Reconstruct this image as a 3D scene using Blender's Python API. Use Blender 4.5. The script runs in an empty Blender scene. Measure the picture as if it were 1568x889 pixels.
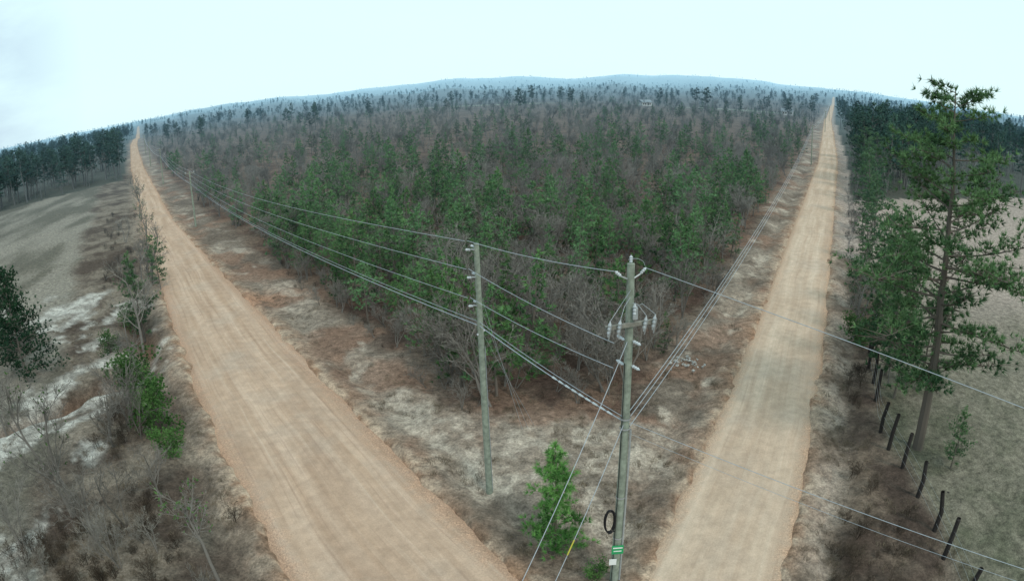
import bpy, math, random
import numpy as np
from mathutils import Vector, Matrix
random.seed(7); rng=np.random.default_rng(11)
S=bpy.context.scene
D=bpy.data
rad=math.radians

# ---------------------------------------------------------------- noise
def _h(ix,iy,s):
    n=(ix.astype(np.int64)*374761393+iy.astype(np.int64)*668265263+s*1442695041)&0xffffffff
    n=((n^(n>>13))*1274126177)&0xffffffff
    return ((n^(n>>16))&0xffff)/65535.0
def vn(x,y,s=0):
    ix=np.floor(x);iy=np.floor(y);fx=x-ix;fy=y-iy
    fx=fx*fx*(3-2*fx);fy=fy*fy*(3-2*fy)
    a=_h(ix,iy,s);b=_h(ix+1,iy,s);c=_h(ix,iy+1,s);d=_h(ix+1,iy+1,s)
    return (a*(1-fx)+b*fx)*(1-fy)+(c*(1-fx)+d*fx)*fy
def fbm(x,y,sc,s=0,o=4):
    t=0;a=.5;x=x/sc;y=y/sc
    for i in range(o):
        t=t+a*vn(x,y,s+i*17);x=x*2.03+5.1;y=y*2.03+1.7;a*=.5
    return t/(1-.5**o)
def ss(a,b,x):
    t=np.clip((x-a)/(b-a),0,1);return t*t*(3-2*t)

# ---------------------------------------------------------------- layout (metres)
LR=np.array([(34,-38),(2.2,8.3),(-4.3,17.6),(-14.9,33),(-34,60.5),(-58.7,95.5),(-144.6,224),(-272,420),(-440,690),(-900,1420)],float)
RR=np.array([(-22.5,-36),(2.2,8.3),(6.6,16.2),(33.7,65.7),(80.3,148.5),(231,430),(470,860),(900,1640)],float)
def wL(y): return np.interp(y,[0,17,33,45,60,95,400],[7.2,7.2,7.8,7.4,6.6,5.0,4.6])/2
def wR(y): return np.interp(y,[0,17,400],[4.9,4.7,4.3])/2
def xf(y): return np.interp(y,[-30,8,14.5,19.6,26.5,34,52],[-4,14.9,16.9,18.0,19.5,23.2,35.2])   # fence line
def sdist(poly,x,y):
    best=np.full(np.shape(x),1e12);sg=np.ones(np.shape(x))
    for a,b in zip(poly[:-1],poly[1:]):
        dx,dy=b-a;L2=dx*dx+dy*dy
        t=np.clip(((x-a[0])*dx+(y-a[1])*dy)/L2,0,1)
        px=x-a[0]-t*dx;py=y-a[1]-t*dy;q=px*px+py*py
        c=px*dy-py*dx   # >0 : right of travel direction
        m=q<best;best=np.where(m,q,best);sg=np.where(m,np.sign(c),sg)
    return np.sqrt(best)*sg
def base(x,y):
    d=np.hypot(x,y);az=np.degrees(np.arctan2(x,y))
    z=ss(160,700,d)*(fbm(x,y,420,3,3)-.5)*16
    z=z+ss(1100,2000,d)*(fbm(az,az*0+9,5,13,3)-.30)*34
    z=z+92*ss(2700,5200,d)*(.15+.95*fbm(az,az*0,7,5,5))*np.exp(-((az-8)/26)**2)
    z=z+24*ss(1900,4200,d)*(.2+fbm(az,az*0+4,5,6,4))
    return z
def ground_z(x,y):
    x=np.asarray(x,float);y=np.asarray(y,float)
    b=base(x,y);d=np.hypot(x,y)
    eL=np.abs(sdist(LR,x,y))-wL(y);eR=np.abs(sdist(RR,x,y))-wR(y)
    e=np.minimum(eL,eR)
    near=1-ss(200,500,d)
    rough=(fbm(x,y,5,20)-.5)*.6+(fbm(x,y,1.3,30,3)-.5)*.34
    off=ss(.3,2.5,e)
    z=b+near*off*rough
    jag=(fbm(x,y,1.3,44,3)-.5)*.7+(fbm(x,y,6,47,3)-.5)*1.1
    bank=ss(-.35,.45,e+jag)
    z=z+(-.42*(1-bank)+.16*bank*np.exp(-np.maximum(e,0)/1.4)-.28*np.exp(-((e-2.2)/.8)**2)*near)
    z=z-.7*np.exp(-(((x+23.6)*.8+(y-51.9)*.5)/1.3)**2-(((x+23.6)*-.5+(y-51.9)*.8)/2.6)**2)*off
    gx=-31.5+4*np.sin(y*.21)+2*(fbm(x,y,4,51,2)-.5)
    z=z-1.3*np.exp(-((x-gx)/1.1)**2)*ss(12,18,y)*(1-ss(44,52,y))*off
    return z
def gz(x,y): return float(ground_z(np.array([x]),np.array([y]))[0])

# ---------------------------------------------------------------- node helpers
def newmat(n):
    m=D.materials.new(n);m.use_nodes=True;nt=m.node_tree
    b=nt.nodes['Principled BSDF'];b.inputs['Roughness'].default_value=.85
    b.inputs['Specular IOR Level'].default_value=.15
    return m,nt,b
def N(nt,t,**k):
    n=nt.nodes.new(t)
    for a,v in k.items(): setattr(n,a,v)
    return n
def math_(nt,op,a,b=None):
    n=nt.nodes.new('ShaderNodeMath');n.operation=op
    for i,v in enumerate((a,b)):
        if v is None: continue
        if isinstance(v,(int,float)): n.inputs[i].default_value=v
        else: nt.links.new(v,n.inputs[i])
    return n.outputs[0]
def mix(nt,f,a,b,mode='MIX'):
    n=nt.nodes.new('ShaderNodeMix');n.data_type='RGBA';n.blend_type=mode
    for i,v in ((0,f),(6,a),(7,b)):
        if isinstance(v,(int,float)): n.inputs[i].default_value=v
        elif isinstance(v,tuple): n.inputs[i].default_value=(*v,1)
        else: nt.links.new(v,n.inputs[i])
    return n.outputs[2]
def noise(nt,vec,scale,detail=4,rough=.55):
    n=nt.nodes.new('ShaderNodeTexNoise');n.inputs['Scale'].default_value=scale
    n.inputs['Detail'].default_value=detail;n.inputs['Roughness'].default_value=rough
    if vec is not None: nt.links.new(vec,n.inputs['Vector'])
    return n.outputs['Fac']
def mrange(nt,v,a,b,c=0,d=1):
    n=nt.nodes.new('ShaderNodeMapRange');nt.links.new(v,n.inputs[0])
    for i,q in zip((1,2,3,4),(a,b,c,d)): n.inputs[i].default_value=q
    return n.outputs[0]
def pos(nt): return nt.nodes.new('ShaderNodeNewGeometry').outputs['Position']
HAZE_TINT=(.135,.225,.29);HAZE_TINT2=(.44,.64,.78)
def haze_tint(nt,col,k=420,mx=.90,off=30):
    # bluish winter haze painted into surface colours by distance from world origin
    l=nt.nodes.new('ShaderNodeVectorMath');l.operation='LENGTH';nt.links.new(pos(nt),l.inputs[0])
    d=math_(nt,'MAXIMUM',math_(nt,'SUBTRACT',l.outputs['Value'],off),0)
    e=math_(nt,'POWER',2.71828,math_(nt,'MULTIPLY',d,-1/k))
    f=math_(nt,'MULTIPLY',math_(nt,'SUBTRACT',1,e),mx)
    c=mix(nt,f,col,HAZE_TINT)
    return mix(nt,mrange(nt,l.outputs['Value'],800,5200,0,.92),c,HAZE_TINT2)
def foliage(name,dark,light,rnd=.35,hz=True,alt=None):
    m,nt,b=newmat(name)
    nt.nodes.remove(b);df=nt.nodes.new('ShaderNodeBsdfDiffuse')
    nt.links.new(df.outputs[0],[q for q in nt.nodes if q.type=='OUTPUT_MATERIAL'][0].inputs[0])
    a=N(nt,'ShaderNodeAttribute',attribute_name='clump')
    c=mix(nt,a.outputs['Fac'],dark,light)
    oi=nt.nodes.new('ShaderNodeObjectInfo')
    if alt: c=mix(nt,mrange(nt,oi.outputs['Random'],.35,1,0,.8),c,alt)
    v=mrange(nt,oi.outputs['Random'],0,1,1-rnd,1+rnd)
    vm=nt.nodes.new('ShaderNodeVectorMath');vm.operation='SCALE';nt.links.new(c,vm.inputs[0]);nt.links.new(v,vm.inputs['Scale'])
    c=vm.outputs[0]
    if hz: c=haze_tint(nt,c)
    nt.links.new(c,df.inputs['Color'])
    return m
def plain(name,col,rough=.7,metal=0,var=.25,sc=8,hz=False):
    m,nt,b=newmat(name)
    f=noise(nt,pos(nt),sc)
    c=mix(nt,mrange(nt,f,.3,.7),tuple(q*(1-var) for q in col),tuple(min(1,q*(1+var)) for q in col))
    if hz: c=haze_tint(nt,c)
    nt.links.new(c,b.inputs['Base Color']);b.inputs['Roughness'].default_value=rough;b.inputs['Metallic'].default_value=metal
    return m

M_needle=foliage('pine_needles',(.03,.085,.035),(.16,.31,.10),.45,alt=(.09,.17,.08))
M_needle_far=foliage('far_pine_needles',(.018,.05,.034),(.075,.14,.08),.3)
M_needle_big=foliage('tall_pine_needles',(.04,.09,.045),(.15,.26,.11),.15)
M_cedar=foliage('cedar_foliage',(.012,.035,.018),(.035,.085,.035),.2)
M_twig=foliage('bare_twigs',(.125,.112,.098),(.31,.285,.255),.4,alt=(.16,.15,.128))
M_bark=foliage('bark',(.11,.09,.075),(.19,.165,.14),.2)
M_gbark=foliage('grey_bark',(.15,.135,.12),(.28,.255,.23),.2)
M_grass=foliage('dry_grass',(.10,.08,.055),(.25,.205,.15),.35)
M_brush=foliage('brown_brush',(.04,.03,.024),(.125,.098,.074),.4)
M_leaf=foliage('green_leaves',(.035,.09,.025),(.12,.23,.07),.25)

# ---------------------------------------------------------------- mesh builder
class MB:
    def __init__(s): s.V=[];s.F=[];s.M=[];s.C=[];s.n=0
    def add(s,v,f,m,c):
        v=np.asarray(v,float);f=np.asarray(f)+s.n
        s.V.append(v);s.F+=f.tolist();s.M+=[m]*len(f)
        s.C.append(np.broadcast_to(np.asarray(c,float),(len(v),)).copy());s.n+=len(v)
    def tube(s,P,Rr,k,m,c=.5):
        P=np.asarray(P,float);n=len(P);ang=np.arange(k)*2*np.pi/k
        T=np.gradient(P,axis=0);T/=np.linalg.norm(T,axis=1)[:,None]+1e-9
        ref=np.where(np.abs(T[:,2:3])>.9,np.array([[1.,0,0]]),np.array([[0,0,1.]]))
        A=np.cross(T,ref);A/=np.linalg.norm(A,axis=1)[:,None]+1e-9;B=np.cross(T,A)
        Rr=np.asarray(Rr,float)
        V=P[:,None]+Rr[:,None,None]*(np.cos(ang)[None,:,None]*A[:,None]+np.sin(ang)[None,:,None]*B[:,None])
        F=[]
        for i in range(n-1):
            for j in range(k):
                F.append((i*k+j,i*k+(j+1)%k,(i+1)*k+(j+1)%k,(i+1)*k+j))
        s.add(V.reshape(-1,3),F,m,c)
    def needles(s,P,Dr,n,L,W,spread,m,C):
        P=np.repeat(P,n,0);Dr=np.repeat(Dr,n,0);C=np.repeat(C,n)
        q=rng.normal(size=P.shape);q/=np.linalg.norm(q,axis=1)[:,None]
        d=Dr+q*spread;d/=np.linalg.norm(d,axis=1)[:,None]+1e-9
        l=L*rng.uniform(.6,1.15,(len(P),1));w=np.cross(d,rng.normal(size=P.shape))
        w/=np.linalg.norm(w,axis=1)[:,None]+1e-9;w*=W*.5
        V=np.stack([P-w,P+w,P+d*l],1).reshape(-1,3)
        F=np.arange(len(P)*3).reshape(-1,3)
        s.add(V,F,m,np.repeat(np.clip(C+rng.normal(0,.1,len(P)),0,1),3))
    def mesh(s,name,mats,smooth=False):
        me=D.meshes.new(name);V=np.concatenate(s.V)
        me.from_pydata(V.tolist(),[],s.F)
        for q in mats: me.materials.append(q)
        me.polygons.foreach_set('material_index',s.M)
        a=me.attributes.new('clump','FLOAT','POINT');a.data.foreach_set('value',np.concatenate(s.C).astype(np.float32))
        if smooth: me.polygons.foreach_set('use_smooth',[True]*len(me.polygons))
        me.update();return me
def link(name,me,loc=(0,0,0),rot=(0,0,0),sc=1,parent=None):
    o=D.objects.new(name,me);o.location=loc;o.rotation_euler=rot
    o.scale=(sc,)*3 if isinstance(sc,(int,float)) else sc
    S.collection.objects.link(o)
    if parent: o.parent=parent
    return o

# ---------------------------------------------------------------- plants
def make_pine(name,h,cb,R,nb,tpb,nn,L,W,prof,mats,r0=None,up=.25,lean=(0,0),spread=.9,arch=.0,clw=.55,tight=.17):
    mb=MB();r0=r0 or h*.014
    n=10;t=np.linspace(0,1,n)
    wx=np.cumsum(rng.normal(0,.008*h,n))*t;wy=np.cumsum(rng.normal(0,.008*h,n))*t
    TR=np.stack([wx+lean[0]*t*h,wy+lean[1]*t*h,t*h],1)
    mb.tube(TR,r0*(1-t*.93),8,0,.4)
    at=lambda q:np.array([np.interp(q,t,TR[:,i]) for i in range(3)])
    for i in range(nb):
        q=cb+(1-cb)*((i+rng.random())/nb)
        u=(q-cb)/(1-cb)
        l=R*prof(u)*rng.uniform(.45,1.12)
        if l<.12: l=.12
        az=i*2.4+rng.normal(0,.5);p0=at(min(q,.995))
        el=up*(.1+1.4*u)+rng.normal(0,.14)
        ns=6;s_=np.linspace(0,1,ns)
        dr=np.array([math.cos(az),math.sin(az),0]);side=np.array([-dr[1],dr[0],0])
        P=p0+np.outer(s_*l*math.cos(el),dr)+np.outer((s_**2)*l*rng.normal(0,.18),side)
        P[:,2]+=s_*l*math.sin(el)+(s_**2)*l*rng.uniform(-.05,.22)-arch*np.sin(s_*3.1)*l
        br=r0*.26*(l/R)**.6*(1.1-u*.7)+.006
        mb.tube(P,br*(1-.85*s_),3,0,.4)
        k=max(3,int(tpb*(l/R)+.5))
        s2=rng.uniform(.28,1.02,k)**.75
        C=np.stack([np.interp(s2,s_,P[:,j]) for j in range(3)],1)
        off=rng.normal(size=(k,3))*l*tight*(s2[:,None]*.6+.35);off[:,2]=np.abs(off[:,2])*.6-.02
        C2=C+off
        for a_,b_ in zip(C[::2],C2[::2]): mb.tube([a_,b_],[br*.35+.003,.004],3,0,.4)
        dd=off+dr*.3*l*.2;dd/=np.linalg.norm(dd,axis=1)[:,None]+1e-9;dd[:,2]+=.35
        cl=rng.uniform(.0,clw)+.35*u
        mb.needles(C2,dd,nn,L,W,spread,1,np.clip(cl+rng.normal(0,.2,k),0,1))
    mb.needles(at(1.)[None],np.array([[0,0,1.]]),nn*2,L,W,.5,1,np.array([.9]))
    return mb.mesh(name,mats)
def make_bare(name,h,stems,limbs,brs,tw,W=.016,spreadk=.5,mats=None,leaf=0,tr=None):
    mb=MB();twP=[];twD=[]
    def br(p,d,l,r,lev):
        ns=4;P=[p];dd=d.copy()
        for i in range(ns):
            dd=dd+rng.normal(0,.13,3);dd[2]+=.03;dd/=np.linalg.norm(dd);P.append(P[-1]+dd*l/ns)
        P=np.array(P);mb.tube(P,r*np.linspace(1,.35,ns+1),6 if lev==0 else 3,0,.3+.1*lev)
        cnt=(limbs,brs)[lev] if lev<2 else 0
        for i in range(cnt):
            s=rng.uniform(.25 if lev==0 else .15,1);q=np.array([np.interp(s,np.linspace(0,1,ns+1),P[:,j]) for j in range(3)])
            nd=rng.normal(size=3);nd-=nd.dot(d)*d;nd/=np.linalg.norm(nd)
            e=d*.75+nd*spreadk*1.2;e[2]+=.15;e/=np.linalg.norm(e)
            br(q,e,l*rng.uniform(.4,.62)*(1.15-.5*s),r*.42,lev+1)
        if lev>=1:
            for i in range(tw):
                s=rng.uniform(.1,1);q=np.array([np.interp(s,np.linspace(0,1,ns+1),P[:,j]) for j in range(3)])
                nd=rng.normal(size=3);e=d*.9+nd*.45;e[2]+=.25;e/=np.linalg.norm(e)
                L=l*rng.uniform(.25,.6)
                twP.append(q);twD.append(e*L)
                for _ in range(3):
                    s3=rng.uniform(.2,.9);e3=e+rng.normal(0,.45,3);twP.append(q+e*L*s3);twD.append(e3/np.linalg.norm(e3)*L*.55)
    for i in range(stems):
        d=np.array([rng.normal(0,.22 if stems>1 else .05),rng.normal(0,.22 if stems>1 else .05),1.]);d/=np.linalg.norm(d)
        br(np.array([rng.normal(0,.12*(stems>1)),rng.normal(0,.12*(stems>1)),-.05]),d,h*.82*rng.uniform(.8,1),(tr or h*.011),0)
    P=np.array(twP);Dv=np.array(twD);w=np.cross(Dv,rng.normal(size=Dv.shape));w/=np.linalg.norm(w,axis=1)[:,None];w*=W*.5
    V=np.stack([P-w,P+w,P+Dv],1).reshape(-1,3)
    mb.add(V,np.arange(len(V)).reshape(-1,3),1,np.repeat(rng.uniform(.1,1,len(P)),3))
    if leaf:
        k=rng.choice(len(P),leaf);mb.needles(P[k]+Dv[k]*.7,Dv[k]/np.linalg.norm(Dv[k],axis=1)[:,None],5,.16,.09,1.,2,rng.uniform(0,1,leaf))
    return mb.mesh(name,mats)
def make_tuft(name,h,n,R,W,mats,lay=.5):
    mb=MB();P=np.zeros((n,3));a=rng.uniform(0,6.28,n);r=R*np.sqrt(rng.random(n));P[:,0]=np.cos(a)*r;P[:,1]=np.sin(a)*r
    mb.needles(P,np.tile([[0,0,1.]],(n,1)),1,h,W,lay,0,rng.uniform(0,1,n))
    return mb.mesh(name,mats)
def make_bush(name,h,R,nlobe,nt,nn,L,W,mats):
    mb=MB()
    for i in range(nlobe):
        a=rng.uniform(0,6.28);r=R*.8*math.sqrt(rng.random());lr=R*rng.uniform(.2,.5)
        c=np.array([math.cos(a)*r,math.sin(a)*r,h*rng.uniform(.2,1.0)*(1-.35*r/R)])
        mb.tube([[rng.normal(0,.06),rng.normal(0,.06),0],c*[.5,.5,.55],c],[.03,.02,.006],4,0,.4)
        q=rng.normal(size=(nt,3));q/=np.linalg.norm(q,axis=1)[:,None];q*=lr*rng.uniform(.35,1.25,(nt,1));q[:,2]*=.8
        P=c+q;P[:,2]=np.maximum(P[:,2],.1)
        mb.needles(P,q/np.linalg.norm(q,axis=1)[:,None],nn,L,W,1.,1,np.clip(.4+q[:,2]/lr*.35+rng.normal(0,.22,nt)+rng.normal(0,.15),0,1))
    return mb.mesh(name,mats)

pf_young=lambda u:(1-u)**.7*(.4+.6*min(1,(u+.12)*4))+.05
pf_tall=lambda u:math.sin(min(1,(u*.86+.14))*math.pi)**.6*(1-.25*u)+.05
pf_cedar=lambda u:(1-u)**.6*.95+.05
lib=D.collections.new('forest_tree_library')
def proto(me):
    o=D.objects.new(me.name,me);lib.objects.link(o);return o.name
PM=[M_bark,M_needle];PF=[M_bark,M_needle_far];GM=[M_gbark,M_twig]
young=[];bare=[];tall=[];brush=[];grass=[];tallbare=[]
for i in range(6):
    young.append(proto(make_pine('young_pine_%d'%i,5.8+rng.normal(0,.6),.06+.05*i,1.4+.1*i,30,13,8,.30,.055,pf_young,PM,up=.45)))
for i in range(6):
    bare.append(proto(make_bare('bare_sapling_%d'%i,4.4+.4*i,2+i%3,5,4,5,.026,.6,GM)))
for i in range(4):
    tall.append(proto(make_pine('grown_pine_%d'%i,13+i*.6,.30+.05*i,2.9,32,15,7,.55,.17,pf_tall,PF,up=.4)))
for i in range(2):
    tallbare.append(proto(make_bare('bare_hardwood_%d'%i,10.5,1,9,5,4,.05,.65,GM)))
for i in range(3):
    brush.append(proto(make_bare('brush_%d'%i,1.4,6,4,3,4,.014,.8,[M_brush,M_brush])))
for i in range(3):
    grass.append(proto(make_tuft('grass_tuft_%d'%i,.38,40,.32,.022,[M_grass],.6)))
allp=sorted(young+bare+tall+brush+grass+tallbare)
IDX={n:i for i,n in enumerate(allp)}

gn=D.node_groups.new('scatter_plants','GeometryNodeTree')
gn.interface.new_socket('Geometry',in_out='INPUT',socket_type='NodeSocketGeometry')
gn.interface.new_socket('Geometry',in_out='OUTPUT',socket_type='NodeSocketGeometry')
gi=gn.nodes.new('NodeGroupInput');go=gn.nodes.new('NodeGroupOutput')
ip=gn.nodes.new('GeometryNodeInstanceOnPoints');ci=gn.nodes.new('GeometryNodeCollectionInfo')
ci.inputs['Collection'].default_value=lib;ci.inputs['Separate Children'].default_value=True;ci.inputs['Reset Children'].default_value=True
def nattr(n,t):
    a=gn.nodes.new('GeometryNodeInputNamedAttribute');a.data_type=t;a.inputs['Name'].default_value=n
    return [o for o in a.outputs if o.enabled and o.name=='Attribute'][0]
e2r=gn.nodes.new('FunctionNodeEulerToRotation')
gn.links.new(nattr('rot','FLOAT_VECTOR'),e2r.inputs[0])
gn.links.new(gi.outputs[0],ip.inputs['Points']);gn.links.new(ci.outputs[0],ip.inputs['Instance'])
ip.inputs['Pick Instance'].default_value=True
gn.links.new(nattr('pidx','INT'),ip.inputs['Instance Index'])
gn.links.new(e2r.outputs[0],ip.inputs['Rotation'])
gn.links.new(nattr('scl','FLOAT_VECTOR'),ip.inputs['Scale'])
gn.links.new(ip.outputs[0],go.inputs[0])
def scatter(name,x,y,kind,scl,sink=.05,tilt=.06):
    n=len(x);z=ground_z(x,y)-sink
    me=D.meshes.new(name);me.from_pydata(np.stack([x,y,z],1).tolist(),[],[])
    r=np.stack([rng.normal(0,tilt,n),rng.normal(0,tilt,n),rng.uniform(0,6.28,n)],1).astype(np.float32)
    s=np.stack([scl*rng.uniform(.85,1.2,n),scl*rng.uniform(.85,1.2,n),scl],1).astype(np.float32)
    me.attributes.new('rot','FLOAT_VECTOR','POINT').data.foreach_set('vector',r.ravel())
    me.attributes.new('scl','FLOAT_VECTOR','POINT').data.foreach_set('vector',s.ravel())
    me.attributes.new('pidx','INT','POINT').data.foreach_set('value',np.array([IDX[k] for k in kind],np.int32))
    o=link(name,me);md=o.modifiers.new('scatter','NODES');md.node_group=gn
    return o

# ---------------------------------------------------------------- masks
def masks(x,y):
    dl=sdist(LR,x,y);dr=sdist(RR,x,y)
    eL=np.abs(dl)-wL(y);eR=np.abs(dr)-wR(y)
    wedge=(dl>0)&(dr<0)&(y>12)
    left=(dl<0)&(y>-30); right=(dr>0)
    woods=((x+143)*35-(y-139)*22)<0
    return dl,dr,eL,eR,wedge,left,right,woods
def polar(r0,r1,k,smin,a0=-66,a1=66):
    X=[];Y=[];r=r0
    while r<r1:
        s=max(smin,k*r);n=int(rad(a1-a0)*r/s)+1
        a=np.radians(rng.uniform(a0,a1,n));q=r+rng.uniform(-.5,.5,n)*s
        X.append(np.sin(a)*q);Y.append(np.cos(a)*q);r+=s
    return np.concatenate(X),np.concatenate(Y)
x,y=polar(26,6500,.028,2.1)
dl,dr,eL,eR,wedge,left,right,woods=masks(x,y)
d=np.hypot(x,y)
jag=(fbm(x,y,7,70)-.5)*4
vL=6.4+jag*.9;vR=5.4+jag*.7
inw=wedge&(eL>vL)&(eR>vR)&(np.hypot(x-1.5,y-24)>7.5+jag*.5)
clear=(np.hypot((x+20)/70,(y-600)/35)<1)|(np.hypot((x-190)/60,(y-520)/30)<1)
inw&=~(clear&(rng.random(len(x))<.85))
lw=left&woods&(eL>4)
rw=right&(eR>4)&((y-.2*(x-60))>98)&~((eR>22)&(y<150)&(rng.random(len(x))<.35))
def pick(lst,n): return [lst[i] for i in rng.integers(0,len(lst),n)]
def forest(name,m,pfun,tallk):
    xs,ys=x[m],y[m];n=len(xs);dd=d[m]
    pp=pfun(fbm(xs,ys,16,90,4),xs,ys,dd)
    isP=rng.random(n)<pp
    hs=.7+.6*fbm(xs,ys,11,95,3)
    kinds=[];sc=np.empty(n)
    for i in range(n):
        if tallk(dd[i],xs[i],ys[i]):
            if isP[i]: kinds.append(tall[rng.integers(4)]);sc[i]=rng.uniform(.7,1.15)
            else: kinds.append(tallbare[rng.integers(2)]);sc[i]=rng.uniform(.65,1.05)
        else:
            if isP[i]: kinds.append(young[rng.integers(6)]);sc[i]=rng.uniform(.5,1.3)*hs[i]
            else: kinds.append(bare[rng.integers(6)]);sc[i]=rng.uniform(.55,1.15)*hs[i]
    scatter(name,xs,ys,kinds,sc)
def pw(n,xs,ys,dd):
    p=.19+.42*ss(.44,.62,n)
    p=np.where(dd<46,p*.6,p)
    p=p+np.where((dl[inw]<16)&(ys<95),.40,0)*(n>.42)        # green edge along the left road
    p=np.where(dd>200,p*.8,p)
    return np.clip(p,0,.9)
forest('young_pine_forest',inw,pw,lambda q,a,b:q>260 and rng.random()<min(.8,(q-260)/900))
forest('left_woods',lw,lambda n,a,b,q:.65+.35*ss(.35,.55,n),lambda q,a,b:True)
forest('right_woods',rw,lambda n,a,b,q:.5+.45*ss(.4,.6,n),lambda q,a,b:rng.random()<.85)
# undergrowth inside the wood edge
x2,y2=polar(24,70,.024,1.35)
a=masks(x2,y2);m=a[4]&(a[2]>5.0)&(a[3]>4.4)&(np.hypot(x2-1.5,y2-24)>6.3)&(rng.random(len(x2))<.5)
scatter('forest_undergrowth',x2[m],y2[m],pick(brush+bare,m.sum()),rng.uniform(.4,.8,m.sum())*np.where(rng.random(m.sum())<.5,.8,.55))
# grass on verges and in the fields
x3,y3=polar(9,62,.018,.5,-76,76)
a=masks(x3,y3);g=fbm(x3,y3,3.2,120,3)
mv=a[4]&(a[2]<10)&(g>.57)
mv|=a[4]&(a[3]<8)&(g>.55)
ml=a[5]&(g>.47)&(a[2]<14)&(~a[4])
mr=a[6]&(g>.42)&(x3<xf(y3)+1.2)
m=(mv|ml|mr)&(a[2]>.7)&(a[3]>.7)
scatter('verge_grass',x3[m],y3[m],pick(grass,m.sum()),rng.uniform(.3,.9,m.sum()))
# brush strips: left of left road, along fence on right
x4,y4=polar(12,150,.022,.9,-75,75)
a=masks(x4,y4);g=fbm(x4,y4,6,150,3)
bl_=(a[5]&(a[2]>.9)&(a[2]<4+5*g)&(g>.46))&~a[4]
br_=(a[6]&(a[3]>2.2)&(a[3]<7.0)&(g>.34))&((x4<xf(y4)-.7)|(y4>38))
m=(bl_|br_)&(a[2]>.9)&(a[3]>1.2)
m|=a[5]&(np.hypot(x4+20,y4-15.5)<3.6)
k=m.sum();yy=y4[m];rs=br_[m]
kin=[brush[rng.integers(3)] if (rng.random()<.9 or (rs[i] and yy[i]<40)) else bare[rng.integers(6)] for i in range(k)]
scatter('roadside_brush',x4[m],y4[m],kin,rng.uniform(.35,.95,k)*np.where(rs&(yy<40),.85,1))

# ---------------------------------------------------------------- ground sheet
rr=[0.8]
while rr[-1]<11000: rr.append(rr[-1]*1.0115+.02)
rr=np.array(rr)
az=np.concatenate([np.linspace(-72,72,460),np.linspace(72,288,110)[1:-1]])
A,Rr_=np.meshgrid(np.radians(az),rr);X=(np.sin(A)*Rr_).ravel();Y=(np.cos(A)*Rr_).ravel()
Z=ground_z(X,Y);na=len(az);nr=len(rr)
i=np.arange(nr-1)[:,None]*na;j=np.arange(na)[None]
F=np.stack([i+j,i+(j+1)%na,i+na+(j+1)%na,i+na+j],-1).reshape(-1,4)[:,::-1]
me=D.meshes.new('ground')
V=np.stack([X,Y,Z],1)
cidx=len(V);V=np.vstack([V,[[0,0,gz(0,0)]]])
X=V[:,0];Y=V[:,1]
fl=F.tolist()+[[cidx,k,(k+1)%na][::-1] for k in range(na)]
me.from_pydata(V.tolist(),[],fl)
me.polygons.foreach_set('use_smooth',[True]*len(me.polygons))
gdl,gdr,geL,geR,wedge,left,right,woods=masks(X,Y)
e=np.minimum(geL,geR);dist=np.hypot(X,Y)
n1=fbm(X,Y,9,200);n2=fbm(X,Y,2.2,210);n3=fbm(X,Y,.8,220,3)
def C(*c): return np.array(c)[None]
def bl(c,c2,f): return c*(1-f[:,None])+c2*f[:,None]
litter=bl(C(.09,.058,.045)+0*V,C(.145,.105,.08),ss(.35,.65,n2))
verge=bl(C(.135,.105,.083)+0*V,C(.25,.205,.165),ss(.35,.66,n2*.6+n1*.4))
col=verge.copy()
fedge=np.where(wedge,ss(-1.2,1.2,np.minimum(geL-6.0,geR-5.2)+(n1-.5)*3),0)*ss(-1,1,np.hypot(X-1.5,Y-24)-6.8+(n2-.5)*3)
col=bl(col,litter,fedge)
redc=ss(.48,.62,fbm(X,Y,4,260))*wedge*(1-fedge*.5)*(e<9)
col=bl(col,C(.25,.145,.10)+0*V,redc*.6)
# pale washed sand, stretched into flow lines
sn=fbm(X+(n1-.5)*5,Y+(n1-.5)*5,2.6,270,4)
tip=.05*np.exp(-(np.hypot(X-2,Y-25)/9)**2)
sand=ss(.53,.60,n1*.35+sn*.65+tip)*(1-fedge)*wedge*ss(.8,2.,e)
col=bl(col,bl(C(.27,.215,.17)+0*V,C(.42,.355,.29),ss(.4,.6,n3)),sand*.85)
# right side pasture
past=right*ss(-.6,1.0,X-xf(Y)+(n2-.5)*1.5)
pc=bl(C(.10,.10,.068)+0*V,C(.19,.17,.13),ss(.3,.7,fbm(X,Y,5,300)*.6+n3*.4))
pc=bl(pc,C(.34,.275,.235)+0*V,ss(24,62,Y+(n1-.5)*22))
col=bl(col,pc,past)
rv=right*(1-past)
col=bl(col,bl(C(.075,.053,.042)+0*V,C(.165,.125,.095),ss(.35,.65,n2)),rv*ss(1.6,3,geR))
pale=right*np.exp(-((geR-1.3)/.8)**2)*ss(.42,.55,n2)
col=bl(col,C(.34,.285,.24)+0*V,pale*.8)
# left side
lf=left*(~woods)*ss(9,12,geL+(n1-.5)*5)
fc=bl(C(.12,.108,.085)+0*V,C(.23,.205,.17),ss(.36,.64,fbm(X*.85+Y*.25,Y*.22-X*.1,4.5,320)))
col=bl(col,fc,lf)
lv=left*(1-lf)
col=bl(col,bl(C(.075,.055,.043)+0*V,C(.20,.165,.13),ss(.38,.66,n2*.6+n1*.4)),lv*ss(.8,2.5,geL))
spl=np.array([(-53,50),(-44,49),(-37,46),(-33,40),(-30,32),(-30,20),(-26,10)],float)
ds=np.abs(sdist(spl,X,Y))
sm=np.clip(1.15-ds/8,0,1)*left
sf=ss(.51,.61,fbm(X*1.3+(n1-.5)*6,Y*.8,2.6,340)*.75+sm*.22)*(sm>0)*ss(.02,.35,sm)
col=bl(col,bl(C(.29,.27,.24)+0*V,C(.50,.475,.43),ss(.4,.6,n3)),sf*.9)
gx=-31.5+4*np.sin(Y*.21)+2*(fbm(X,Y,4,51,2)-.5)
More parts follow.
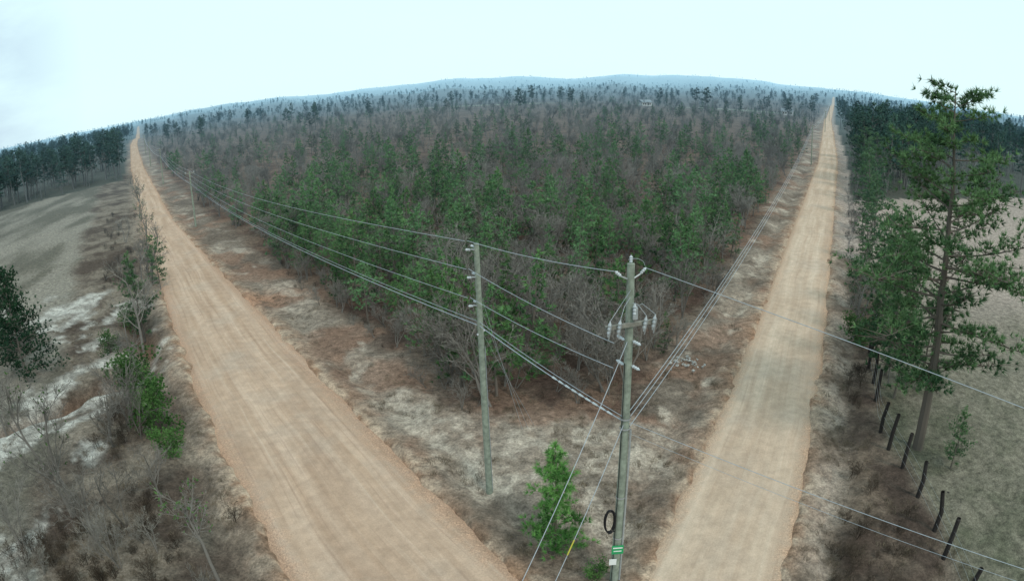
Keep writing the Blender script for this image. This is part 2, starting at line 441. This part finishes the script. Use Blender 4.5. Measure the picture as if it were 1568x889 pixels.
gd=np.exp(-((X-gx)/1.0)**2)*ss(12,18,Y)*(1-ss(44,52,Y))
col=bl(col,C(.13,.075,.05)+0*V,gd*.9)
# clay next to the roads
cl=np.exp(-np.maximum(e,0)/.7)*(dist<700)
cm=np.clip(cl*1.2+(n2-.5)*1.0*(cl>.1),0,1)
col=bl(col,bl(C(.28,.17,.11)+0*V,C(.43,.32,.235),ss(.4,.6,n3)),cm)
gul=np.exp(-((X+23.6)**2+(Y-51.9)**2)/9)*ss(.4,.6,n3+.1)
col=bl(col,C(.40,.22,.14)+0*V,gul*.85)
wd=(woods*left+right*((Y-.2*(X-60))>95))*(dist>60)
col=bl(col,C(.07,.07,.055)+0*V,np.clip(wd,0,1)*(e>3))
clearm=np.maximum(1-ss(.8,1.1,np.hypot((X+20)/70,(Y-600)/35)),1-ss(.8,1.1,np.hypot((X-190)/60,(Y-520)/30)))
col=bl(col,C(.22,.22,.17)+0*V,clearm)
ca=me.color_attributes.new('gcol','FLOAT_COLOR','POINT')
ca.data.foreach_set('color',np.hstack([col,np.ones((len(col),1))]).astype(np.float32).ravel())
M,nt,b=newmat('ground_soil')
at=N(nt,'ShaderNodeAttribute',attribute_name='gcol');p=pos(nt)
f1=noise(nt,p,2.2,5,.7);f2=noise(nt,p,9,3,.7)
v=math_(nt,'MULTIPLY',mrange(nt,f1,.3,.7,.5,1.5),mrange(nt,f2,.3,.7,.65,1.35))
vm=nt.nodes.new('ShaderNodeVectorMath');vm.operation='SCALE';nt.links.new(at.outputs['Color'],vm.inputs[0]);nt.links.new(v,vm.inputs['Scale'])
nt.links.new(haze_tint(nt,vm.outputs[0],800,.85,90),b.inputs['Base Color'])
bp=nt.nodes.new('ShaderNodeBump');bp.inputs['Strength'].default_value=.9;bp.inputs['Distance'].default_value=.16
nt.links.new(math_(nt,'ADD',f1,math_(nt,'MULTIPLY',f2,.4)),bp.inputs['Height']);nt.links.new(bp.outputs[0],b.inputs['Normal'])
b.inputs['Roughness'].default_value=.95
me.materials.append(M);me.update();link('ground',me)

# ---------------------------------------------------------------- roads
def road(name,poly,wf,lift,mat):
    seg=np.linalg.norm(np.diff(poly,axis=0),axis=1);cum=np.r_[0,np.cumsum(seg)]
    s=0;S_=[]
    while s<cum[-1]:
        S_.append(s);q=np.array([np.interp(s,cum,poly[:,0]),np.interp(s,cum,poly[:,1])]);s+=max(.3,.012*np.hypot(*q))
    S_=np.array(S_);cx=np.interp(S_,cum,poly[:,0]);cy=np.interp(S_,cum,poly[:,1])
    pc=np.stack([cx,cy],1)
    T=np.gradient(pc,axis=0)
    for _ in range(6): T[1:-1]=(T[:-2]+T[1:-1]+T[2:])/3
    T/=np.linalg.norm(T,axis=1)[:,None];Nn=np.stack([T[:,1],-T[:,0]],1)
    k=33;u=np.linspace(-1,1,k);hw=wf(cy)+.6
    XX=cx[:,None]+Nn[:,0:1]*u[None]*hw[:,None];YY=cy[:,None]+Nn[:,1:2]*u[None]*hw[:,None]
    um=u[None]*hw[:,None]
    ZZ=base(XX,YY)+.10*(1-u[None]**2)-.24*ss(.84,1,np.abs(u))[None]+lift
    st=fbm(um*1.0+3,S_[:,None]*.06+0*um,.5,400,3)
    ZZ=ZZ+(st-.5)*.045+(fbm(XX,YY,.9,410,3)-.5)*.30*ss(.62,.9,np.abs(u))[None]*(1-ss(200,400,np.hypot(XX,YY)))
    n=len(S_);V=np.stack([XX.ravel(),YY.ravel(),ZZ.ravel()],1)
    i=np.arange(n-1)[:,None]*k;j=np.arange(k-1)[None]
    F=np.stack([i+j,i+j+1,i+k+j+1,i+k+j],-1).reshape(-1,4)
    me=D.meshes.new(name);me.from_pydata(V.tolist(),[],F.tolist())
    for nm,val in (('ru',um.ravel()),('rv',np.repeat(S_,k)),('re',np.tile(np.abs(u),n))):
        me.attributes.new(nm,'FLOAT','POINT').data.foreach_set('value',val.astype(np.float32))
    me.polygons.foreach_set('use_smooth',[True]*len(me.polygons))
    me.materials.append(mat);me.update();return link(name,me)
def road_mat(name,c0,c1,dk,edge,rut=1.0):
    M,nt,b=newmat(name)
    A=lambda n:N(nt,'ShaderNodeAttribute',attribute_name=n).outputs['Fac']
    u,v,e=A('ru'),A('rv'),A('re')
    wob=math_(nt,'MULTIPLY',math_(nt,'SUBTRACT',noise(nt,pos(nt),.06,2),.5),1.3)
    uw=math_(nt,'ADD',u,wob)
    def vec(a,bb):
        c=nt.nodes.new('ShaderNodeCombineXYZ');nt.links.new(math_(nt,'MULTIPLY',uw,a),c.inputs[0]);nt.links.new(math_(nt,'MULTIPLY',v,bb),c.inputs[1]);return c.outputs[0]
    s1=noise(nt,vec(1.3,.03),1,4,.6);s2=noise(nt,vec(.5,.1),1,4);s3=noise(nt,vec(4.5,.07),1,3)
    g=noise(nt,pos(nt),14,4,.7);g2=noise(nt,pos(nt),1.6,5,.65);g3=noise(nt,pos(nt),.22,4,.6)
    c=mix(nt,mrange(nt,s1,.36,.64),c0,c1)
    c=mix(nt,mrange(nt,s2,.42,.68,0,.6),c,dk)
    c=mix(nt,mrange(nt,s3,.56,.72,0,.3*rut),c,(.60,.48,.38))
    c=mix(nt,mrange(nt,s3,.44,.30,0,.40*rut),c,(.25,.155,.11))
    c=mix(nt,mrange(nt,g3,.50,.72,0,.5),c,(.43,.345,.28))
    ef=mrange(nt,math_(nt,'ADD',e,math_(nt,'MULTIPLY',math_(nt,'SUBTRACT',g2,.5),.5)),.66,.88,0,.85)
    c=mix(nt,ef,c,mix(nt,mrange(nt,g,.35,.65),tuple(q*.6 for q in edge),tuple(q*1.25 for q in edge)))
    val=math_(nt,'MULTIPLY',mrange(nt,g,.3,.7,.88,1.12),mrange(nt,g2,.3,.7,.86,1.14))
    vm=nt.nodes.new('ShaderNodeVectorMath');vm.operation='SCALE';nt.links.new(c,vm.inputs[0]);nt.links.new(val,vm.inputs['Scale'])
    nt.links.new(haze_tint(nt,vm.outputs[0],1600,.6,150),b.inputs['Base Color'])
    bp=nt.nodes.new('ShaderNodeBump');bp.inputs['Strength'].default_value=.5;bp.inputs['Distance'].default_value=.05
    nt.links.new(math_(nt,'ADD',s1,math_(nt,'ADD',math_(nt,'MULTIPLY',s3,rut),math_(nt,'MULTIPLY',g2,mrange(nt,ef,0,.8,.6,3.5)))),bp.inputs['Height']);nt.links.new(bp.outputs[0],b.inputs['Normal'])
    b.inputs['Roughness'].default_value=.95
    return M
road('dirt_road',LR,wL,0,road_mat('road_dirt_left',(.42,.285,.20),(.53,.385,.29),(.33,.22,.155),(.43,.27,.185)))
road('dirt_road',RR,wR,.02,road_mat('road_dirt_right',(.47,.34,.25),(.58,.45,.345),(.40,.285,.205),(.44,.29,.20),.55))

# ---------------------------------------------------------------- individual trees
def place(name,me,x,y,rz=0,sc=1): return link(name,me,(x,y,gz(x,y)-.05),(0,0,rz),sc)
PB=[M_bark,M_needle_big]
big=make_pine('tall_pine_tree',17.9,.20,5.0,78,72,14,.34,.052,lambda u:(.62+.38*math.sin(min(1,u*1.2)*math.pi))*(1-u**5*.5),PB,r0=.31,up=.20,lean=(-.06,.03),spread=1.1,clw=.8,tight=.155)
place('tall_pine_tree',big,20.7,23.8)
sp=make_pine('pine_sapling',5.0,.04,1.55,60,28,18,.26,.028,lambda u:(1-u)**.85*(.7+.3*min(1,(u+.1)*4))+.05,[M_bark,foliage('sapling_needles',(.045,.13,.035),(.17,.36,.10),.05)],up=.5,clw=.9)
place('pine_sapling',sp,1.35,19.9)
mp=[make_pine('roadside_pine_%d'%i,9.5,.12,2.8,42,34,12,.32,.06,lambda u:(.6+.4*math.sin(u*3.1))*(1-u**2*.7),PB,up=.35,tight=.15) for i in range(2)]
for i,(px,py,s) in enumerate([(23.6,32.4,1.02),(26.5,36.5,.9),(22.4,29.3,.62),(30,42,.95),(21.6,21.6,.36),(34.5,50,.85),(24.4,35.2,.62),(43,66,.8),(50.5,80,1.0),(24.8,30.0,.7),(28.5,45,.6),(37,58,.65),(57,91,1.1),(64,104,1.2),(72,117,1.3),(60,93,1.2),(46,73,.7)]):
    place('pine_tree',mp[i%2],px,py,i*1.3,s)
for i,(px,py,s) in enumerate([(-30.8,44.5,.8),(-36,57,.6)]):
    place('pine_tree',mp[i%2],px,py,i*1.7,s)
bs=[make_bush('evergreen_shrub_%d'%i,3.4,1.6,18,46,7,.17,.085,[M_bark,M_leaf]) for i in range(3)]
for i,(px,py,s) in enumerate([(-24.3,32.6,1.2),(-20.3,28.6,.9),(-22.3,30.6,.9),(-18.2,26.0,.6),(-33.5,47,.8),(2.75,18.0,.3),(24.5,38,.8),(-31.5,40,.6),(-26,36,.6)]):
    place('evergreen_shrub',bs[i%3],px,py,i*1.7,s)
cd=make_pine('cedar_tree',8.6,.04,3.3,90,50,12,.22,.07,pf_cedar,[M_bark,M_cedar],up=.5)
place('cedar_tree',cd,-37.4,35.2);place('cedar_tree',cd,-43,40,2,.8);place('cedar_tree',cd,-37.5,28,1,.45)
bt=[make_bare('bare_tree_mesh_%d'%i,9.2,1+i%2,8,6,6,.02,.65,[M_gbark,M_twig,M_leaf],leaf=60*i,tr=.13) for i in range(3)]
for i,(px,py,s) in enumerate([(-30,42.7,1.0),(-21.4,19.7,.85),(-11.9,17.2,.62),(-33.5,50,.8),(-38,59,.75),(-46,71,.75),(-16.6,21.5,.5),(-27.5,17,.75),(-54,84,.7),(-28,38,.7),(25,39.5,.7),(-66,101,.8),(-33.5,27.5,.7),(-78,120,.8),(23,31,.45)]):
    place('bare_tree',bt[i%3],px,py,i*1.1,s)

# ---------------------------------------------------------------- utility poles
M_pole=plain('weathered_pole_wood',(.24,.27,.22),.8,var=.3,sc=5)
M_arm=plain('crossarm_wood',(.22,.21,.18),.8)
M_porc=plain('porcelain_grey',(.50,.53,.55),.3,var=.1)
M_metal=plain('galvanised_metal',(.40,.42,.43),.45,.4,.15)
M_wire=plain('aluminium_wire',(.36,.39,.42),.5,.2,.1)
M_black=plain('black_cable',(.02,.02,.022),.5)
M_green=plain('sign_green',(.03,.32,.12),.5,var=.1)
M_white=plain('sign_white',(.75,.77,.75),.5,var=.05)
M_yellow=plain('guy_marker_yellow',(.45,.40,.06),.6,var=.05)
UM=[M_pole,M_arm,M_porc,M_metal,M_wire,M_black,M_green,M_white,M_yellow]
def box(mb,c,s,m,rz=0):
    v=np.array([(a,b_,d_) for a in(-.5,.5) for b_ in(-.5,.5) for d_ in(-.5,.5)])*np.array(s)
    cz,sz=math.cos(rz),math.sin(rz)
    v=np.stack([v[:,0]*cz-v[:,1]*sz,v[:,0]*sz+v[:,1]*cz,v[:,2]],1)+np.array(c)
    mb.add(v,[(0,1,3,2),(4,6,7,5),(0,4,5,1),(2,3,7,6),(0,2,6,4),(1,5,7,3)],m,.5)
def insul(mb,p,q,m=2):
    p=np.array(p,float);q=np.array(q,float);n=9;t=np.linspace(0,1,n)
    P=p+(q-p)*t[:,None];r=[.02]+[.055 if i%2 else .03 for i in range(n-2)]+[.015]
    mb.tube(P,r,8,m)
def pole_base(mb,h,r=.16,rt=.105):
    z=np.linspace(-.3,h,8);P=np.stack([0*z,0*z,z],1);mb.tube(P,np.linspace(r,rt,8),14,0)
    mb.tube([[0,0,h],[0,0,h+.03]],[rt,.002],14,0)
dirL=np.array([-.577,.817,0.]);perL=np.array([.817,.577,0.])
dirR=np.array([.489,.872,0.]);perR=np.array([.872,-.489,0.])
mb=MB();H1=11.4;pole_base(mb,H1)
for z in (11.25,10.15,9.0):
    mb.tube([[0,0,z-.1],list(-perL*.28+[0,0,z-.02])],[.03,.03],6,3);insul(mb,-perL*.28+[0,0,z-.04],-perL*.5+[0,0,z+.0])
    insul(mb,dirL*.12+[0,0,z],dirL*.42+[0,0,z]);
mb.tube([[.15,-.05,.1],[.15,-.05,7.2]],[.012,.012],5,4)
mb.tube([[-.14,-.08,7.7],[.16,.08,7.85]],[.05,.05],6,3)
link('utility_pole',mb.mesh('utility_pole_a',UM),(-1.3,24.1,gz(-1.3,24.1)))
mb=MB();H2=11.95;pole_base(mb,H2,.17,.11)
arm=np.array([.96,.28,0.])
for sg in(-1,1):
    mb.tube([[0,0,11.45],list(arm*.3*sg+[0,0,11.6])],[.025,.025],6,3)
    insul(mb,arm*.3*sg+[0,0,11.6],arm*.5*sg+[0,0,11.78])
t=np.linspace(0,math.pi,14)
mb.tube([list(arm*(.40*math.cos(q)+.05)+[0,0,11.85+.24*math.sin(q)]) for q in t[:9]],[.007]*9,5,4)
insul(mb,[0,0,11.95],[0,0,12.2])
box(mb,(0,-.14,10.15),(1.6,.1,.12),1,.28)
for k,s in enumerate((-.72,-.40,.44,.74)):
    c=arm*s+[0,-.2,10.15]
    insul(mb,c+[0,0,-.25],c+[0.04,-.12,.28]);mb.tube([c+[0,-.12,-.3],c+[.06,-.25,.2]],[.018,.018],6,3)
    mb.tube([c+[0.04,-.12,.28],c*[.5,.5,1]+[0,-.05,.6],[0,-.1,11.2-.2*k]],[.008]*3,4,4)
box(mb,(.13,-.16,10.5),(.14,.14,.34),3);insul(mb,[.1,-.2,10.4],[.1,-.25,10.85])
for z in (9.6,8.8):
    insul(mb,[-.12,.02,z],list(dirL*.5+[0,0,z]));insul(mb,[.1,-.05,z],list(-dirL*.5+[0,0,z]))
mb.tube([[.17,-.1,.05],[.17,-.1,6.6]],[.035,.035],8,3)
mb.tube([[-.13,-.12,.05],[-.12,-.1,8.9]],[.014,.014],5,5)
ca_=np.linspace(0,2*math.pi,30)
for q in range(3):
    mb.tube([[-.36+.17*math.cos(s)+.02*q,-.1-.03*q,2.95+.48*math.sin(s)*(1+.04*q)] for s in ca_],[.026]*30,6,5)
mb.tube([[-.15,-.15,3.3],[-.3,-.15,3.38],[-.38,-.12,3.37]],[.02]*3,6,5)
mb.tube([[-.15,-.15,2.5],[-.3,-.15,2.5],[-.38,-.12,2.53]],[.02]*3,6,5)
for z in (6.95,6.6,3.9,2.1): mb.tube([[0,0,z],[0,0,z+.06]],[.175,.175],14,3)
box(mb,(0,-.19,1.66),(.42,.015,.40),6);box(mb,(0,-.2,1.75),(.34,.012,.05),7);box(mb,(0,-.2,1.60),(.28,.012,.04),7)
box(mb,(-.14,-.2,1.08),(.26,.015,.28),7)
link('utility_pole',mb.mesh('utility_pole_b',UM),(3.4,17.6,gz(3.4,17.6)))
def farpole(px,py,h,yaw):
    mb=MB();pole_base(mb,h,.16,.11);box(mb,(0,0,h-.3),(1.6,.1,.12),1,yaw)
    for s in(-.7,.7): insul(mb,[s*math.cos(yaw),s*math.sin(yaw),h-.25],[s*math.cos(yaw),s*math.sin(yaw),h])
    link('utility_pole',mb.mesh('utility_pole_far',UM),(px,py,gz(px,py)))
fl_=[(-48.2,90,8.6),(-90,152,9.5),(-134,218,9.5),(-190,305,10)]
fr_=[(71,140,9.5),(140,263,10),(216,400,10.5)]
for q in fl_: farpole(*q,.6)
for q in fr_: farpole(*q,-.5)
end=np.array([33.5,-24.0]);farpole(end[0],end[1],12,.6)
# ---- wires
mbw=MB()
def wire(a,b_,sag,r=.014,m=4,n=24):
    a=np.array(a,float);b_=np.array(b_,float);t=np.linspace(0,1,n)
    P=a+(b_-a)*t[:,None];P[:,2]-=4*sag*t*(1-t);mbw.tube(P,[r]*n,4,m);return P
p1=np.array([-1.3,24.1,0]);p2=np.array([3.4,17.6,0])
def chain(z1,off,zs,r):
    prev=p1+off+[0,0,z1]
    for (qx,qy,h),k in zip(fl_,range(9)):
        nx=np.array([qx,qy,h-zs]);wire(prev,nx,1.0 if k==0 else .8,r*(1+k*.3));prev=nx
for z1,zs in ((11.27,.1),(10.17,.8),(9.02,1.5)): chain(z1,-perL*.5,zs,.012)
chain(7.78,np.array([0,-.12,0]),2.2,.020);chain(7.95,np.array([0,-.12,0]),2.0,.012)
for z1,z2 in ((11.27,11.78),(10.17,9.6),(9.02,8.8)): wire(p1-perL*.4+[0,0,z1],p2-arm*.48+[0,0,z2],.12,.012)
P=wire(p1+[0,-.12,7.78],p2+[-.1,-.1,6.95],.1,.022);wire(p1+[0,-.12,7.95],p2+[-.1,-.1,7.1],.1,.012)
for k in range(13,22): mbw.tube([P[k],P[k]*.35+P[k+1]*.65],[.040,.026],6,2)   # preformed splice
wire(p2+arm*.5+[0,0,11.78],[end[0],end[1],11.9],.7,.010)
wire(p2+[0,0,6.9],[end[0],end[1],11.2],.1,.010);wire(p2+[0,0,6.5],[end[0],end[1],10.9],.1,.006)
prev=[p2+[.1,0,z] for z in (7.2,6.95,6.6)]
for k,(qx,qy,h) in enumerate(fr_):
    for i in range(3):
        nx=np.array([qx,qy,h-.2-.5*i]);wire(prev[i],nx,1.2,.014*(1+k*.5));prev[i]=nx
for z,g in ((9.4,(.3,29.2)),(8.6,(.6,29.3)),(7.6,(.9,29.6))): wire(p1+[0,0,z],[g[0],g[1],gz(*g)],0,.009)
for z,g in ((9.7,(-3.6,7.3)),(6.9,(-1.8,10.0))):
    P=wire(p2+[0,0,z],[g[0],g[1],gz(*g)],0,.012)
mbw.tube([P[8],P[9]],[.022,.022],6,8)
link('power_lines',mbw.mesh('power_lines',UM))

# ---------------------------------------------------------------- fence on the right
M_post=plain('fence_post_wood',(.035,.03,.028),.9)
for k in range(15):
    fy=10.5+2.3*k+rng.normal(0,.2);fx=float(xf(fy))+rng.normal(0,.12)
    mb=MB();h=1.85+rng.uniform(-.2,.3);mb.tube([[0,0,-.2],[rng.normal(0,.03),0,h*.5],[rng.normal(0,.09),rng.normal(0,.09),h]],[.12,.11,.10],8,0)
    mb.tube([[0,0,h-.01],[0,0,h]],[.07,.002],8,0)
    link('fence_post',mb.mesh('fence_post',[M_post]),(fx,fy,gz(fx,fy)))
mb=MB()
for z in (.5,.95,1.4):
    ys=np.arange(8,46,1.35);xs=xf(ys);mb.tube(np.stack([xs,ys,ground_z(xs,ys)*.5+z+rng.normal(0,.02,len(ys))],1),[.006]*len(ys),3,0)
link('fence_wire',mb.mesh('fence_wire',[M_metal]))
# pile of pale rubble on the verge of the right road
M_rub=plain('pale_rubble',(.42,.41,.39),.9)
mb=MB()
for k in range(40):
    c=np.array([rng.normal(0,.6),rng.normal(0,.5),rng.uniform(.0,.2)]);s=rng.uniform(.05,.17)
    q=np.array([(1,0,0),(-1,0,0),(0,1,0),(0,-1,0),(0,0,1),(0,0,-1)])*rng.uniform(.5,1.1,(6,1))*s+rng.normal(0,.03,(6,3))
    mb.add(q+c,[(0,2,4),(2,1,4),(1,3,4),(3,0,4),(2,0,5),(1,2,5),(3,1,5),(0,3,5)],0,.5)
link('rubble_pile',mb.mesh('rubble_pile',[M_rub]),(10.8,36.4,gz(10.8,36.4)-.05))

# ---------------------------------------------------------------- small distant houses
M_wall=plain('house_wall_white',(.48,.52,.54),.7,var=.05);M_roof=plain('house_roof',(.22,.27,.31),.7)
def house(px,py,rz,w=9,l=7):
    z=gz(px,py);root=D.objects.new('white_house',None);S.collection.objects.link(root);root.location=(px,py,z);root.rotation_euler=(0,0,rz)
    mb=MB();box(mb,(0,0,1.5),(w,l,3.2),0);link('walls',mb.mesh('walls',[M_wall]),parent=root)
    mb=MB();v=[(-w/2-.4,-l/2-.5,3.1),(w/2+.4,-l/2-.5,3.1),(w/2+.4,l/2+.5,3.1),(-w/2-.4,l/2+.5,3.1),(-w/2-.4,0,5.2),(w/2+.4,0,5.2)]
    mb.add(v,[(0,1,5,4),(2,3,4,5)],0,.5);mb.add(v,[(0,4,3),(1,2,5)],0,.5);link('roof',mb.mesh('roof',[M_roof]),parent=root)
    for s in (-3,-1.2,1.2,3):
        mb=MB();box(mb,(s,-l/2-.01,1.6),(1,.04,1.2 if s!=1.2 else 2.2),0);link('window' if s!=1.2 else 'door',mb.mesh('window',[M_black]),parent=root)
house(116,540,.2);house(215,470,-.3)

# ---------------------------------------------------------------- sky, sun, camera
w=D.worlds.new('World');S.world=w;w.use_nodes=True;nt=w.node_tree;bg=nt.nodes['Background']
sk=nt.nodes.new('ShaderNodeTexSky');sk.sky_type='NISHITA';sk.sun_disc=False;sk.sun_elevation=rad(48);sk.sun_rotation=rad(150)
tc=nt.nodes.new('ShaderNodeTexCoord')
mp_=nt.nodes.new('ShaderNodeMapping');mp_.inputs['Scale'].default_value=(1,1,2.6);nt.links.new(tc.outputs['Generated'],mp_.inputs[0])
cn=noise(nt,mp_.outputs[0],3.1,6,.55)
sp_=nt.nodes.new('ShaderNodeSeparateXYZ');nt.links.new(tc.outputs['Generated'],sp_.inputs[0])
side=mrange(nt,sp_.outputs[0],-.78,-.60,1,0)
cf=math_(nt,'MULTIPLY',mrange(nt,cn,.34,.58,0,1),math_(nt,'ADD',math_(nt,'MULTIPLY',side,.95),.03))
cloud=mix(nt,cf,(8.3,10.9,11.2),(4.6,5.9,7.9))
colr=mix(nt,.06,cloud,sk.outputs[0])
nt.links.new(colr,bg.inputs['Color']);bg.inputs['Strength'].default_value=.1
sl=D.lights.new('sun','SUN');sl.energy=1.4;sl.angle=rad(12);sl.color=(1,.92,.82)
so=D.objects.new('sun',sl);S.collection.objects.link(so)
e_,r_=rad(48),rad(150)
sd=Vector((math.sin(r_)*math.cos(e_),math.cos(r_)*math.cos(e_),math.sin(e_)))
so.rotation_euler=sd.to_track_quat('Z','Y').to_euler()
P_=rad(18);R_=rad(1.9)
Fv=Vector((0,math.cos(P_),-math.sin(P_)));R0=Vector((1,0,0));U0=Vector((0,math.sin(P_),math.cos(P_)))
Rc=R0*math.cos(R_)-U0*math.sin(R_);Uc=R0*math.sin(R_)+U0*math.cos(R_)
cam=D.cameras.new('camera');co=D.objects.new('camera',cam);S.collection.objects.link(co)
mt=Matrix((Rc,Uc,-Fv)).transposed().to_4x4();mt.translation=(0,0,17);co.matrix_world=mt
cam.lens=20;cam.sensor_width=36;cam.sensor_height=36*580/1024;cam.clip_end=30000;cam.clip_start=.1
cam.type='PANO'
try:
    cam.panorama_type='FISHEYE_EQUISOLID';cam.fisheye_lens=22.96;cam.fisheye_fov=rad(180)
except Exception:
    pass
try:
    cam.cycles.panorama_type='FISHEYE_EQUISOLID';cam.cycles.fisheye_lens=22.96;cam.cycles.fisheye_fov=rad(180)
except Exception:
    pass
S.camera=co
S.view_settings.view_transform='Standard';S.view_settings.look='None';S.view_settings.exposure=0
